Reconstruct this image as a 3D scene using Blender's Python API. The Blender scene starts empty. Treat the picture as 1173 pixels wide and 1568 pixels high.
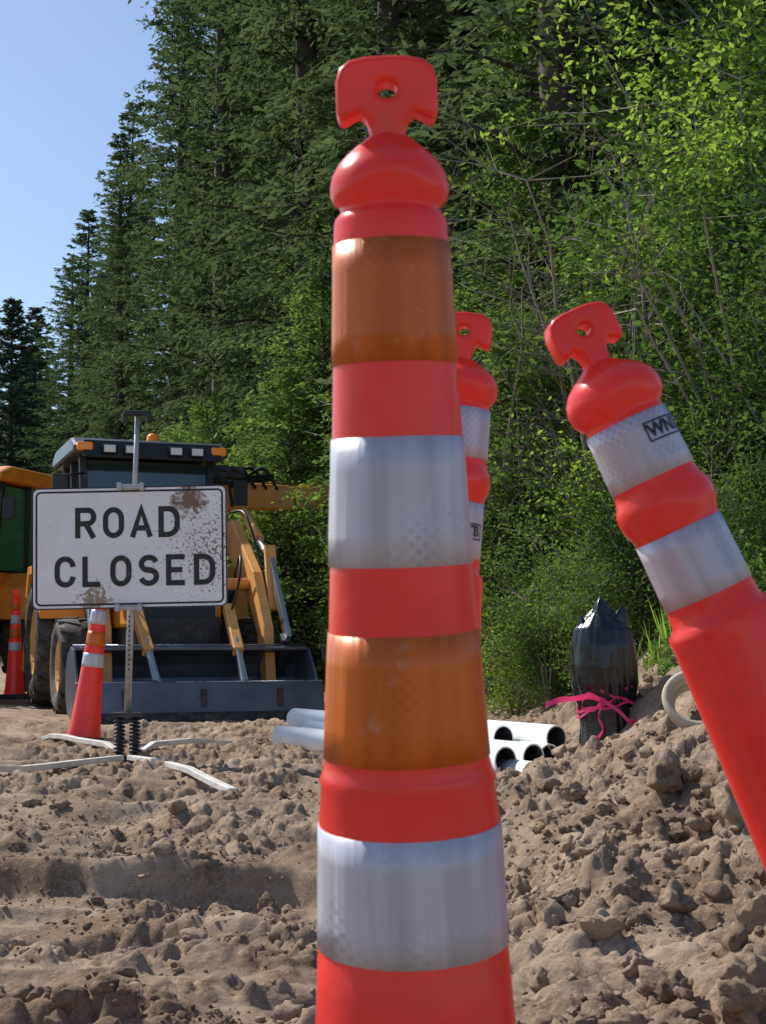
import bpy, math, random
import numpy as np
from mathutils import Vector, Matrix, noise as mnoise
random.seed(7)
RS=np.random.RandomState
scene=bpy.context.scene
D2=bpy.data
COL=scene.collection

# ------------------------------------------------------------------ noise
def _h(ix,iy,seed):
    n=(ix*374761393+iy*668265263+seed*144269504)&0x7fffffff
    n=((n^(n>>13))*1274126177)&0x7fffffff
    return ((n^(n>>16))&0xffff)/65535.0
def vnoise(x,y,seed=0):
    x=np.asarray(x,float); y=np.asarray(y,float)
    ix=np.floor(x).astype(np.int64); iy=np.floor(y).astype(np.int64)
    fx=x-ix; fy=y-iy
    fx=fx*fx*fx*(fx*(fx*6-15)+10); fy=fy*fy*fy*(fy*(fy*6-15)+10)
    a=_h(ix,iy,seed); b=_h(ix+1,iy,seed); c=_h(ix,iy+1,seed); d=_h(ix+1,iy+1,seed)
    return (a*(1-fx)+b*fx)*(1-fy)+(c*(1-fx)+d*fx)*fy
def fbm(x,y,seed=0,o=4):
    s=0; a=.5; t=0
    for i in range(o):
        s=s+a*vnoise(x,y,seed+i*17); t+=a; a*=.5; x=x*2.03+3.1; y=y*2.03+1.7
    return s/t
def clods(x,y,seed):
    ix=np.floor(x).astype(np.int64); iy=np.floor(y).astype(np.int64)
    best=np.zeros_like(x)
    for dx in (-1,0,1):
        for dy in (-1,0,1):
            cx=ix+dx; cy=iy+dy
            px=cx+_h(cx,cy,seed); py=cy+_h(cx,cy,seed+5)
            r=.2+.55*_h(cx,cy,seed+9)**1.5
            an=_h(cx,cy,seed+13)*3.14; st=.6+.8*_h(cx,cy,seed+15)
            ex=(x-px)*np.cos(an)+(y-py)*np.sin(an); ey=-(x-px)*np.sin(an)+(y-py)*np.cos(an)
            d=np.maximum(np.abs(ex)*.8+np.abs(ey)*.45*st,np.abs(ey)*st)/r
            best=np.maximum(best,r*np.clip(1.9*(1-d),0,.75))
    return best
def sstep(a,b,x):
    t=np.clip((x-a)/(b-a),0,1); return t*t*(3-2*t)

XB_Y=[-50,0,5,7,9,12,15,18,22,30,40,60,100,200,500]
XB_X=[3.5,2.2,1.0,.65,.8,.8,.1,-.8,-2.6,-5,-9,-17,-32,-70,-180]
def bank(X,Y): return X-np.interp(Y,XB_Y,XB_X)
def right_lumps(X,Y): return (fbm(X*2.2,Y*2.2,77,3)-.5)*4*sstep(.1,.7,X)
def ground_h(X,Y,detail=True):
    X=np.asarray(X,float); Y=np.asarray(Y,float)
    b=bank(X,Y)
    b2=b+.5*(fbm(X*.6,Y*.6,3,3)-.5)
    sp=np.log1p(np.exp(np.clip(b2*4,-30,30)))/4
    hill=(30*np.tanh(sp*.42/30)+.36*sstep(.35,1.35,b2))*sstep(2,7,Y)
    z=hill+(fbm(X*.45,Y*.45,11,4)-.5)*.10
    near=1-sstep(12,26,Y)
    left=1-sstep(-.1,.6,X)
    ys=5.0+.8*(fbm(X*1.1,X*0+2,21,4)-.5)
    z=z-left*.14*(1-sstep(0,.10,Y-ys))*sstep(3.9,4.8,Y)
    z=z-left*.08*(1-sstep(0,.07,Y-(4.15+.35*(fbm(X*1.5,X*0+9,23,4)-.5)-.12*X)))*sstep(3.2,3.9,Y)
    z=z+left*near*.07*(1-np.abs(2*fbm(X*.6+.2*Y,Y*1.9-.25*X,31,3)-1)*2.6)*sstep(2,3,Y)
    z=z+.19*np.exp(-((X-1.15)/.62)**2-((Y-4.9)/1.4)**2)+.05*np.exp(-((X-1.25)/.5)**2-((Y-7.1)/.8)**2)
    z=z+.07*np.exp(-((X-.55)/.35)**2-((Y-5.2)/.6)**2)
    pit=np.exp(-((X-.75)/.55)**2-((Y-8.0)/.75)**2)
    z=z-.10*pit
    z=z+.035*right_lumps(X,Y)*near*(1-pit)
    if detail:
        pat=sstep(.44,.60,fbm(X*1.5,Y*2.4,41,3))
        rs=sstep(.0,.6,X)
        rough=near*((.12+.75*pat)*(1-rs)+rs*(.55+.5*pat))*(1-.5*sstep(9,13,Y))*(1-.6*pit)
        wx=X+.07*(fbm(X*7,Y*7,51,3)-.5)+.03*(fbm(X*30,Y*30,53,2)-.5); wy=Y+.07*(fbm(X*7+7,Y*7,52,3)-.5)+.03*(fbm(X*30+3,Y*30,54,2)-.5)
        z=z+rough*((.04+.045*rs)*clods(wx/.17,wy/.17,61)+.07*clods(wx/.085,wy/.085,62)+.05*clods(wx/.045,wy/.045,63))
        z=z+near*.03*(fbm(X*5,Y*5,71,5)-.5)*(.6+.6*sstep(-1,1,X))
        z=z+near*.010*(fbm(X*28,Y*28,75,3)-.5)
        z=z+(1-near)*.1*(fbm(X*1.5,Y*1.5,72,3)-.5)
    return z
def gz(x,y,detail=False): return float(ground_h(np.array([x]),np.array([y]),detail)[0])

# ------------------------------------------------------------------ materials
def mat(name,col=(.5,.5,.5),rough=.6,metal=0,var=0,vscale=8,bump=0,bscale=60,spec=.5,dirt=0,dirtcol=(.2,.15,.1),trans=0,emit=0,coat=0):
    m=D2.materials.new(name); m.use_nodes=True
    nt=m.node_tree; N=nt.nodes; L=nt.links; bs=N['Principled BSDF']
    bs.inputs['Base Color'].default_value=(*col,1); bs.inputs['Roughness'].default_value=rough
    bs.inputs['Metallic'].default_value=metal; bs.inputs['Specular IOR Level'].default_value=spec
    bs.inputs['Coat Weight'].default_value=coat
    tc=N.new('ShaderNodeTexCoord')
    last=None
    if var or dirt:
        nz=N.new('ShaderNodeTexNoise'); nz.inputs['Scale'].default_value=vscale; nz.inputs['Detail'].default_value=6
        L.new(tc.outputs['Object'],nz.inputs['Vector'])
        mr=N.new('ShaderNodeMapRange'); mr.inputs[1].default_value=.3; mr.inputs[2].default_value=.7
        mr.inputs[3].default_value=1-var; mr.inputs[4].default_value=1+var
        L.new(nz.outputs['Fac'],mr.inputs[0])
        mx=N.new('ShaderNodeVectorMath'); mx.operation='SCALE'; mx.inputs[0].default_value=col
        L.new(mr.outputs[0],mx.inputs['Scale']); last=mx.outputs[0]
        if dirt:
            n2=N.new('ShaderNodeTexNoise'); n2.inputs['Scale'].default_value=vscale*1.7; n2.inputs['Detail'].default_value=10; n2.inputs['Roughness'].default_value=.7
            L.new(tc.outputs['Object'],n2.inputs['Vector'])
            r2=N.new('ShaderNodeMapRange'); r2.inputs[1].default_value=.62-.25*dirt; r2.inputs[2].default_value=.72
            r2.inputs[3].default_value=0; r2.inputs[4].default_value=min(1,.4+dirt*.5)
            L.new(n2.outputs['Fac'],r2.inputs[0])
            mc=N.new('ShaderNodeMixRGB'); mc.inputs[2].default_value=(*dirtcol,1)
            L.new(r2.outputs[0],mc.inputs[0]); L.new(last,mc.inputs[1]); last=mc.outputs[0]
        L.new(last,bs.inputs['Base Color'])
    if bump:
        nb=N.new('ShaderNodeTexNoise'); nb.inputs['Scale'].default_value=bscale; nb.inputs['Detail'].default_value=5
        L.new(tc.outputs['Object'],nb.inputs['Vector'])
        bp=N.new('ShaderNodeBump'); bp.inputs['Strength'].default_value=bump; bp.inputs['Distance'].default_value=.01
        L.new(nb.outputs['Fac'],bp.inputs['Height']); L.new(bp.outputs[0],bs.inputs['Normal'])
    if emit:
        bs.inputs['Emission Color'].default_value=(*col,1); bs.inputs['Emission Strength'].default_value=emit
    if trans:
        tr=N.new('ShaderNodeBsdfTranslucent'); ms=N.new('ShaderNodeMixShader'); ms.inputs[0].default_value=trans
        if last is not None: L.new(last,tr.inputs[0])
        else: tr.inputs[0].default_value=(*col,1)
        L.new(bs.outputs[0],ms.inputs[1]); L.new(tr.outputs[0],ms.inputs[2]); L.new(ms.outputs[0],N['Material Output'].inputs[0])
    return m

def leafmat(name,c1,c2,tcol,scale=1.2,trans=.35,gloss=0):
    m=D2.materials.new(name); m.use_nodes=True
    nt=m.node_tree; N=nt.nodes; L=nt.links; bs=N['Principled BSDF']
    g=N.new('ShaderNodeNewGeometry'); nz=N.new('ShaderNodeTexNoise'); nz.inputs['Scale'].default_value=scale; nz.inputs['Detail'].default_value=4; nz.inputs['Roughness'].default_value=.8
    L.new(g.outputs['Position'],nz.inputs['Vector'])
    oi=N.new('ShaderNodeObjectInfo')
    ad=N.new('ShaderNodeMath'); ad.operation='MULTIPLY_ADD'; ad.inputs[1].default_value=.34; ad.inputs[2].default_value=-.17
    L.new(oi.outputs['Random'],ad.inputs[0])
    a2=N.new('ShaderNodeMath'); L.new(nz.outputs['Fac'],a2.inputs[0]); L.new(ad.outputs[0],a2.inputs[1])
    mr=N.new('ShaderNodeMapRange'); mr.inputs[1].default_value=.3; mr.inputs[2].default_value=.7; L.new(a2.outputs[0],mr.inputs[0])
    mc=N.new('ShaderNodeMixRGB'); mc.inputs[1].default_value=(*c1,1); mc.inputs[2].default_value=(*c2,1); L.new(mr.outputs[0],mc.inputs[0])
    base=N.new('ShaderNodeBsdfDiffuse'); L.new(mc.outputs[0],base.inputs[0]); N.remove(bs)
    tr=N.new('ShaderNodeBsdfTranslucent'); mm=N.new('ShaderNodeMixRGB'); mm.blend_type='MIX'; mm.inputs[0].default_value=.6; mm.inputs[2].default_value=(*tcol,1)
    L.new(mc.outputs[0],mm.inputs[1]); L.new(mm.outputs[0],tr.inputs[0])
    ms=N.new('ShaderNodeMixShader'); ms.inputs[0].default_value=trans
    L.new(base.outputs[0],ms.inputs[1]); L.new(tr.outputs[0],ms.inputs[2]); L.new(ms.outputs[0],N['Material Output'].inputs[0])
    return m

M={}
M['red']=mat('red_orange_plastic',(.86,.045,.032),.28,var=.12,vscale=14,dirt=.2,dirtcol=(.42,.10,.06),bump=.08,bscale=40,emit=.06,trans=.12)  # faint emission added to brighten the plastic, imitating fluorescence
M['rubber']=mat('black_rubber',(.03,.03,.03),.8,var=.3,dirt=.6,dirtcol=(.2,.16,.12),bump=.3)
M['tire']=mat('tire_rubber',(.025,.025,.026),.75,var=.3,vscale=5,dirt=.8,dirtcol=(.19,.155,.12),bump=.4,bscale=30)
M['yellow']=mat('machine_paint',(.80,.31,.03),.38,var=.15,vscale=3,dirt=.45,dirtcol=(.25,.17,.1),bump=.05)
M['tan']=mat('machine_paint_faded',(.80,.38,.11),.42,var=.15,vscale=3,dirt=.35,dirtcol=(.3,.2,.12))
M['dark']=mat('machine_dark_steel',(.035,.037,.045),.45,metal=.3,var=.3,vscale=4,dirt=.35,dirtcol=(.16,.13,.1))
M['bucket']=mat('bucket_steel',(.10,.115,.15),.36,metal=.4,var=.35,vscale=3,dirt=.4,dirtcol=(.15,.12,.10),bump=.1)
M['black']=mat('black_plastic',(.015,.015,.016),.4)
M['steel']=mat('chrome_steel',(.6,.62,.66),.3,metal=.9,var=.1)
M['galv']=mat('galvanised_steel',(.42,.42,.42),.5,metal=.55,var=.2,vscale=20,dirt=.4,dirtcol=(.22,.16,.11))
M['legs']=mat('dusty_aluminium',(.66,.63,.58),.6,metal=.1,var=.15,vscale=10,dirt=.4,dirtcol=(.38,.30,.23))
M['white']=mat('lamp_white',(.85,.85,.85),.3)
M['amber']=mat('amber_lens',(.85,.25,.02),.25,emit=.1)
M['glass']=mat('cab_glass',(.03,.06,.065),.05,spec=.9,coat=.5)
M['ggreen']=mat('cab_glass_green',(.04,.20,.14),.08,spec=.8)
M['pvc']=mat('pvc_pipe',(.80,.82,.85),.35,var=.06,vscale=6,dirt=.15,dirtcol=(.5,.43,.35))
M['pvc_in']=mat('pvc_inside',(.30,.30,.32),.6)
M['bag']=mat('black_plastic_bag',(.011,.012,.015),.24,bump=.35,bscale=22,spec=.6,dirt=.2,dirtcol=(.07,.06,.05),vscale=12)
M['pink']=mat('pink_flagging_tape',(.85,.06,.22),.5,trans=.3,emit=.05)  # slight self-glow added to the tape, which is no light source
M['letter']=mat('black_letter_paint',(.012,.012,.013),.45,dirt=.25,vscale=30,dirtcol=(.3,.28,.26))
M['hose']=mat('canvas_hose',(.52,.43,.31),.85,var=.2,bump=.3,bscale=200)
M['bark']=mat('bark',(.085,.065,.05),.9,var=.4,vscale=6,bump=.8,bscale=15)
M['twig']=mat('grey_twig',(.26,.22,.18),.85,var=.3)
M['con']=leafmat('conifer_needles',(.044,.080,.040),(.17,.225,.105),(.19,.27,.09),.9,.28)
M['con2']=leafmat('young_fir_needles',(.08,.15,.04),(.23,.33,.10),(.32,.48,.09),1.2,.38)
M['leafb']=leafmat('bright_leaves',(.09,.18,.03),(.27,.40,.065),(.46,.66,.08),1.5,.48)
M['leafd']=leafmat('dark_leaves',(.034,.076,.022),(.13,.21,.05),(.22,.37,.06),1.5,.38)
M['leafr']=leafmat('rusty_leaves',(.14,.10,.03),(.30,.13,.05),(.4,.2,.05),1.5,.4)
M['con_far']=leafmat('distant_needles',(.075,.12,.095),(.15,.21,.15),(.16,.23,.12),.5,.25)  # bluish distance haze put into the needle colour of the far trees

def sheeting(name,col,dark,spots):
    m=D2.materials.new(name); m.use_nodes=True; nt=m.node_tree; N=nt.nodes; L=nt.links; bs=N['Principled BSDF']
    uv=N.new('ShaderNodeUVMap'); sp=N.new('ShaderNodeSeparateXYZ'); L.new(uv.outputs[0],sp.inputs[0])
    def mth(op,a,b=None):
        n=N.new('ShaderNodeMath'); n.operation=op
        for i,v in enumerate((a,b)):
            if v is None: continue
            if isinstance(v,(int,float)): n.inputs[i].default_value=v
            else: L.new(v,n.inputs[i])
        return n.outputs[0]
    u,v=sp.outputs[0],sp.outputs[1]
    s=mth('MULTIPLY',mth('SINE',mth('MULTIPLY',u,560)),mth('SINE',mth('MULTIPLY',v,560)))
    pt=N.new('ShaderNodeMapRange'); pt.inputs[1].default_value=.05; pt.inputs[2].default_value=.45; L.new(s,pt.inputs[0]); pat=pt.outputs[0]
    tc=N.new('ShaderNodeTexCoord')
    mp=N.new('ShaderNodeMapping'); mp.inputs['Scale'].default_value=(36,36,2.2); L.new(tc.outputs['Object'],mp.inputs[0])
    n1=N.new('ShaderNodeTexNoise'); n1.inputs['Scale'].default_value=1; n1.inputs['Detail'].default_value=3; L.new(mp.outputs[0],n1.inputs['Vector'])
    n2=N.new('ShaderNodeTexNoise'); n2.inputs['Scale'].default_value=14; n2.inputs['Detail'].default_value=3; L.new(tc.outputs['Object'],n2.inputs['Vector'])
    msk=N.new('ShaderNodeMapRange'); msk.inputs[1].default_value=.50; msk.inputs[2].default_value=.66; L.new(n2.outputs['Fac'],msk.inputs[0])
    f=mth('MULTIPLY',mth('MULTIPLY',pat,msk.outputs[0]),spots)
    st=N.new('ShaderNodeMapRange'); st.inputs[1].default_value=.3; st.inputs[2].default_value=.7; L.new(n1.outputs['Fac'],st.inputs[0])
    mc=N.new('ShaderNodeMixRGB'); mc.inputs[1].default_value=(*[c*.60 for c in col],1); mc.inputs[2].default_value=(*col,1); L.new(st.outputs[0],mc.inputs[0])
    m2=N.new('ShaderNodeMixRGB'); m2.inputs[2].default_value=(*dark,1); L.new(f,m2.inputs[0]); L.new(mc.outputs[0],m2.inputs[1])
    n3=N.new('ShaderNodeTexNoise'); n3.inputs['Scale'].default_value=55; n3.inputs['Detail'].default_value=6; L.new(tc.outputs['Object'],n3.inputs['Vector'])
    r3=N.new('ShaderNodeMapRange'); r3.inputs[1].default_value=.63; r3.inputs[2].default_value=.70; r3.inputs[4].default_value=.45; L.new(n3.outputs['Fac'],r3.inputs[0])
    m3=N.new('ShaderNodeMixRGB'); m3.inputs[2].default_value=(*[min(1,c*.55+.16) for c in col],1); L.new(r3.outputs[0],m3.inputs[0]); L.new(m2.outputs[0],m3.inputs[1])
    L.new(m3.outputs[0],bs.inputs['Base Color']); bs.inputs['Roughness'].default_value=.36; bs.inputs['Metallic'].default_value=.1
    bp=N.new('ShaderNodeBump'); bp.inputs['Strength'].default_value=.6; bp.inputs['Distance'].default_value=.006; L.new(n1.outputs['Fac'],bp.inputs['Height']); L.new(bp.outputs[0],bs.inputs['Normal'])
    return m
M['wband']=sheeting('white_reflective_sheeting',(.68,.66,.74),(.34,.34,.45),.6)
M['oband']=sheeting('orange_reflective_sheeting',(.76,.165,.010),(.46,.085,.008),.35)

def ground_mat():
    m=D2.materials.new('dirt'); m.use_nodes=True; nt=m.node_tree; N=nt.nodes; L=nt.links; bs=N['Principled BSDF']
    g=N.new('ShaderNodeNewGeometry')
    def nz(s,d=8,r=.6):
        n=N.new('ShaderNodeTexNoise'); n.inputs['Scale'].default_value=s; n.inputs['Detail'].default_value=d; n.inputs['Roughness'].default_value=r; L.new(g.outputs['Position'],n.inputs['Vector']); return n.outputs['Fac']
    def ramp(v,a,b):
        r=N.new('ShaderNodeMapRange'); r.inputs[1].default_value=a; r.inputs[2].default_value=b; L.new(v,r.inputs[0]); return r.outputs[0]
    def mix(f,a,b):
        x=N.new('ShaderNodeMixRGB'); L.new(f,x.inputs[0])
        for i,v in ((1,a),(2,b)):
            if isinstance(v,tuple): x.inputs[i].default_value=(*v,1)
            else: L.new(v,x.inputs[i])
        return x.outputs[0]
    c=mix(ramp(nz(1.6),.38,.62),(.285,.195,.130),(.47,.350,.250))
    c=mix(ramp(nz(6,9,.78),.49,.63),c,(.165,.108,.074))
    c=mix(ramp(nz(90,4,.7),.58,.70),c,(.56,.46,.36))
    at=N.new('ShaderNodeAttribute'); at.attribute_name='veg'
    fl=mix(ramp(nz(6),.4,.6),(.035,.03,.018),(.05,.065,.02))
    c=mix(at.outputs['Fac'],c,fl)
    L.new(c,bs.inputs['Base Color']); bs.inputs['Roughness'].default_value=.95; bs.inputs['Specular IOR Level'].default_value=.15
    bp=N.new('ShaderNodeBump'); bp.inputs['Strength'].default_value=.8; bp.inputs['Distance'].default_value=.02; L.new(nz(40,10,.75),bp.inputs['Height']); L.new(bp.outputs[0],bs.inputs['Normal'])
    return m
M['dirt']=ground_mat()

# ------------------------------------------------------------------ mesh helpers
def add_obj(name,me,parent=None,loc=(0,0,0)):
    o=D2.objects.new(name,me); COL.objects.link(o); o.location=loc
    if parent is not None: o.parent=parent
    return o
def empty(name,loc=(0,0,0),rz=0):
    o=D2.objects.new(name,None); COL.objects.link(o); o.location=loc; o.rotation_euler=(0,0,rz); o.empty_display_size=.2; return o
def mesh(name,v,f,m,parent=None,smooth=False,bevel=0,loc=(0,0,0)):
    me=D2.meshes.new(name); me.from_pydata([tuple(a) for a in v],[],f); me.update()
    if m: me.materials.append(m)
    if smooth: me.polygons.foreach_set('use_smooth',[True]*len(me.polygons))
    o=add_obj(name,me,parent,loc)
    if bevel:
        b=o.modifiers.new('bev','BEVEL'); b.width=bevel; b.segments=2; b.limit_method='ANGLE'; b.angle_limit=math.radians(35)
    return o
def fast_mesh(name,V,Q,mats,midx=None,smooth=False):
    me=D2.meshes.new(name); me.vertices.add(len(V)); me.vertices.foreach_set('co',np.asarray(V,np.float32).ravel())
    k=Q.shape[1]
    me.loops.add(Q.size); me.loops.foreach_set('vertex_index',Q.astype(np.int32).ravel())
    me.polygons.add(len(Q)); me.polygons.foreach_set('loop_start',np.arange(0,Q.size,k,dtype=np.int32)); me.polygons.foreach_set('loop_total',np.full(len(Q),k,np.int32))
    for m in mats: me.materials.append(m)
    if midx is not None: me.polygons.foreach_set('material_index',midx.astype(np.int32))
    if smooth: me.polygons.foreach_set('use_smooth',np.ones(len(Q),bool))
    me.update(calc_edges=True); me.validate()
    return me
def box(name,c,s,m,parent,bevel=.01,rot=None):
    x,y,z=[a/2 for a in s]
    v=[(-x,-y,-z),(x,-y,-z),(x,y,-z),(-x,y,-z),(-x,-y,z),(x,-y,z),(x,y,z),(-x,y,z)]
    f=[(0,3,2,1),(4,5,6,7),(0,1,5,4),(1,2,6,5),(2,3,7,6),(3,0,4,7)]
    o=mesh(name,v,f,m,parent,bevel=bevel,loc=c)
    if rot: o.rotation_euler=rot
    return o
def prism(name,pts,x0,x1,m,parent,bevel=.01):
    n=len(pts)
    v=[(x0,p[0],p[1]) for p in pts]+[(x1,p[0],p[1]) for p in pts]
    f=[tuple(range(n)),tuple(range(2*n-1,n-1,-1))]+[(i,i+n,(i+1)%n+n,(i+1)%n) for i in range(n)]
    o=mesh(name,v,f,m,parent,bevel=bevel)
    me=o.data
    import bmesh
    bm=bmesh.new(); bm.from_mesh(me); bmesh.ops.recalc_face_normals(bm,faces=bm.faces); bm.to_mesh(me); bm.free()
    return o
def beam(name,a,b,w,h,m,parent,w2=None,h2=None):
    a=Vector(a); b=Vector(b); d=(b-a).normalized(); up=Vector((0,0,1)) if abs(d.z)<.95 else Vector((1,0,0))
    s=d.cross(up).normalized(); u=s.cross(d)
    w2=w2 or w; h2=h2 or h; v=[]
    for p,ww,hh in ((a,w,h),(b,w2,h2)):
        for i,j in ((-1,-1),(1,-1),(1,1),(-1,1)): v.append(p+s*ww/2*i+u*hh/2*j)
    f=[(0,1,2,3),(7,6,5,4)]+[(i,i+4,(i+1)%4+4,(i+1)%4) for i in range(4)]
    return mesh(name,v,f,m,parent,bevel=min(w,h)*.12)
def tubemesh(pts,rad,n=10,caps=True):
    pts=[Vector(p) for p in pts]; V=[];F=[]
    if not hasattr(rad,'__len__'): rad=[rad]*len(pts)
    prev=None
    for i,p in enumerate(pts):
        d=(pts[min(i+1,len(pts)-1)]-pts[max(i-1,0)]).normalized()
        if prev is None:
            a=Vector((0,0,1)) if abs(d.z)<.9 else Vector((1,0,0)); s=d.cross(a).normalized()
        else: s=(prev-d*prev.dot(d)).normalized()
        prev=s; u=d.cross(s)
        for j in range(n):
            t=2*math.pi*j/n; V.append(p+(s*math.cos(t)+u*math.sin(t))*rad[i])
    for i in range(len(pts)-1):
        for j in range(n): F.append((i*n+j,i*n+(j+1)%n,(i+1)*n+(j+1)%n,(i+1)*n+j))
    if caps: F.append(tuple(range(n-1,-1,-1))); F.append(tuple(range((len(pts)-1)*n,len(pts)*n)))
    return V,F
def tube(name,pts,rad,m,parent,n=10,caps=True):
    V,F=tubemesh(pts,rad,n,caps); return mesh(name,V,F,m,parent,smooth=len(pts)>2 or n>8)
def smoothpath(P,k=6):
    P=[Vector(p) for p in P]; out=[]
    for i in range(len(P)-1):
        p0=P[max(i-1,0)];p1=P[i];p2=P[i+1];p3=P[min(i+2,len(P)-1)]
        for j in range(k):
            t=j/k; out.append(.5*((2*p1)+(p2-p0)*t+(2*p0-5*p1+4*p2-p3)*t*t+(3*p1-p0-3*p2+p3)*t**3))
    return out+[P[-1]]
def rod(name,a,b,r,m,parent,n=14): 
    o=tube(name,[a,b],r,m,parent,n)
    for p in o.data.polygons: p.use_smooth=len(p.vertices)==4
    return o
def lathe(name,prof,m,parent,n=48,uv=True,wob=0,axis='z',fn=None):
    V=[];F=[]
    for i,(z,r) in enumerate(prof):
        for j in range(n):
            t=2*math.pi*j/n; rr=r*(1+wob*(mnoise.noise(Vector((math.cos(t)*1.5,math.sin(t)*1.5,z*14)))))
            if fn: rr=fn(rr,t,z)
            if axis=='z': V.append((rr*math.cos(t),rr*math.sin(t),z))
            else: V.append((z,rr*math.cos(t),rr*math.sin(t)))
    for i in range(len(prof)-1):
        for j in range(n): F.append((i*n+j,i*n+(j+1)%n,(i+1)*n+(j+1)%n,(i+1)*n+j))
    o=mesh(name,V,F,m,parent,smooth=True)
    if uv:
        l=o.data.uv_layers.new(name='UVMap'); a=[]
        for i in range(len(prof)-1):
            r=.055
            for j in range(n):
                u0=2*math.pi*j/n*r; u1=2*math.pi*(j+1)/n*r
                a+=[u0,prof[i][0],u1,prof[i][0],u1,prof[i+1][0],u0,prof[i+1][0]]
        l.data.foreach_set('uv',a)
    return o
def curve_mesh(cu,name,m,parent):
    tmp=D2.objects.new('tmp',cu); COL.objects.link(tmp); bpy.context.view_layer.update()
    dg=bpy.context.evaluated_depsgraph_get(); me=D2.meshes.new_from_object(tmp.evaluated_get(dg)); D2.objects.remove(tmp)
    me.materials.clear(); me.materials.append(m); return add_obj(name,me,parent)

# ------------------------------------------------------------------ channelizer tubes
def handle(T,sc,parent):
    half=[(0,88),(30,89),(56,94),(71,106),(77,126),(77,150),(77,172),(73,184),(65,187),(55,181),(43,175),(33,183),(27,199),(25,218),(29,238),(38,258)]
    pts=[(x*sc,T-(y-88)*sc) for x,y in half]; pts=pts+[(-x,y) for x,y in reversed(pts[1:])]
    cu=D2.curves.new('h','CURVE'); cu.dimensions='2D'; cu.fill_mode='BOTH'; cu.extrude=.010; cu.bevel_depth=.0055; cu.bevel_resolution=4; cu.offset=-.0055
    for P in (pts,[(.0085*math.cos(t),T-52*sc+.0068*math.sin(t)) for t in [i*math.pi/8 for i in range(16)]]):
        s=cu.splines.new('POLY'); s.points.add(len(P)-1)
        for i,p in enumerate(P): s.points[i].co=(p[0],p[1],0,1)
        s.use_cyclic_u=True
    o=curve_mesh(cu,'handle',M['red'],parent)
    o.data.transform(Matrix.Rotation(math.pi/2,4,'X'))
    o.data.polygons.foreach_set('use_smooth',[True]*len(o.data.polygons))
    b=o.modifiers.new('es','EDGE_SPLIT'); b.split_angle=math.radians(40)
def sleeve(name,z0,z1,r0,r1,m,parent,seam=True):
    d=.0011
    lathe(name,[(z0,r0-.001),(z0,r0+d),(z0+.25*(z1-z0),r0+(r1-r0)*.25+d),(z0+.5*(z1-z0),(r0+r1)/2+d),(z0+.75*(z1-z0),r0+(r1-r0)*.75+d),(z1,r1+d),(z1,r1-.001)],m,parent,64,wob=.012)
def label(txt,s,r,ang,size,parent,frame=True):
    import bmesh
    cu=D2.curves.new('t','FONT'); cu.body=txt; cu.size=size; cu.align_x='CENTER'; cu.align_y='CENTER'; cu.offset=size*.03; cu.resolution_u=2
    o=curve_mesh(cu,'label_text',M['letter'],parent)
    bm=bmesh.new(); bm.from_mesh(o.data)
    w=size*len(txt)*.42; h=size*.55; t=size*.09
    for a,b,c,d in ((-w,-h,w,-h+t),(-w,h-t,w,h),(-w,-h+t,-w+t,h-t),(w-t,-h+t,w,h-t)):
        vs=[bm.verts.new((x,y,0)) for x,y in ((a,b),(c,b),(c,d),(a,d))]; bm.faces.new(vs)
    bmesh.ops.triangulate(bm,faces=bm.faces[:])
    for _ in range(3):
        ed=[e for e in bm.edges if e.calc_length()>.006]
        if ed: bmesh.ops.subdivide_edges(bm,edges=ed,cuts=1); bmesh.ops.triangulate(bm,faces=bm.faces[:])
    for v in bm.verts:
        a=ang+v.co.x/r; z=s+v.co.y; v.co=Vector(((r+.0022)*math.sin(a),-(r+.0022)*math.cos(a),z))
    bm.to_mesh(o.data); bm.free()
def orient(e,base,top,spin=0):
    d=(Vector(top)-Vector(base)).normalized(); e.location=base; e.rotation_mode='QUATERNION'
    e.rotation_quaternion=Vector((0,0,1)).rotation_difference(d)@Matrix.Rotation(spin,4,'Z').to_quaternion()
def interp(prof,z): return float(np.interp(z,[p[0] for p in prof],[p[1] for p in prof]))
def scoop(z0,dep):
    def f(r,t,z):
        k=math.exp(-((z-z0)/.010)**2); c=max(0,math.cos(2*(t+math.pi/2)))**2
        return r-dep*k*c
    return f
def tube_a(base,top,spin=0,n=64):
    e=empty('traffic_delineator_tube'); orient(e,base,top,spin)
    T=(Vector(top)-Vector(base)).length
    P=[(0,.13),(.06,.125),(.12,.112),(.3,.097),(.478,.084),(.541,.080),(.542,.0795),(.61,.0775),(.655,.0750),(.684,.0720),(.689,.0738),(.696,.0705),(.704,.0690),(.8,.0626),(.859,.0596),(.966,.0546),(1.026,.0513),(1.128,.0478),(1.146,.0468),(1.151,.0455),(1.155,.0418),(1.158,.0405),(1.161,.0425),(1.165,.0470),(1.170,.0490),(1.178,.0490),(1.187,.0468),(1.196,.0415),(1.203,.035),(1.210,.027),(1.217,.018),(1.224,.010),(1.225,.0)]
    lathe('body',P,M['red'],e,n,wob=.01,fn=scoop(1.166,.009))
    for z0,z1,m in ((1.030,1.129,'oband'),(.866,.970,'wband'),(.708,.811,'oband'),(.553,.652,'wband'),):
        sleeve('reflective_band',z0,z1,interp(P,z0),interp(P,z1),M[m],e)
    lathe('rubber_base',[(0,.0),(0,.21),(.035,.21),(.05,.19),(.055,.12)],M['rubber'],e,8,uv=False)
    handle(T,.00054,e); return e
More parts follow.
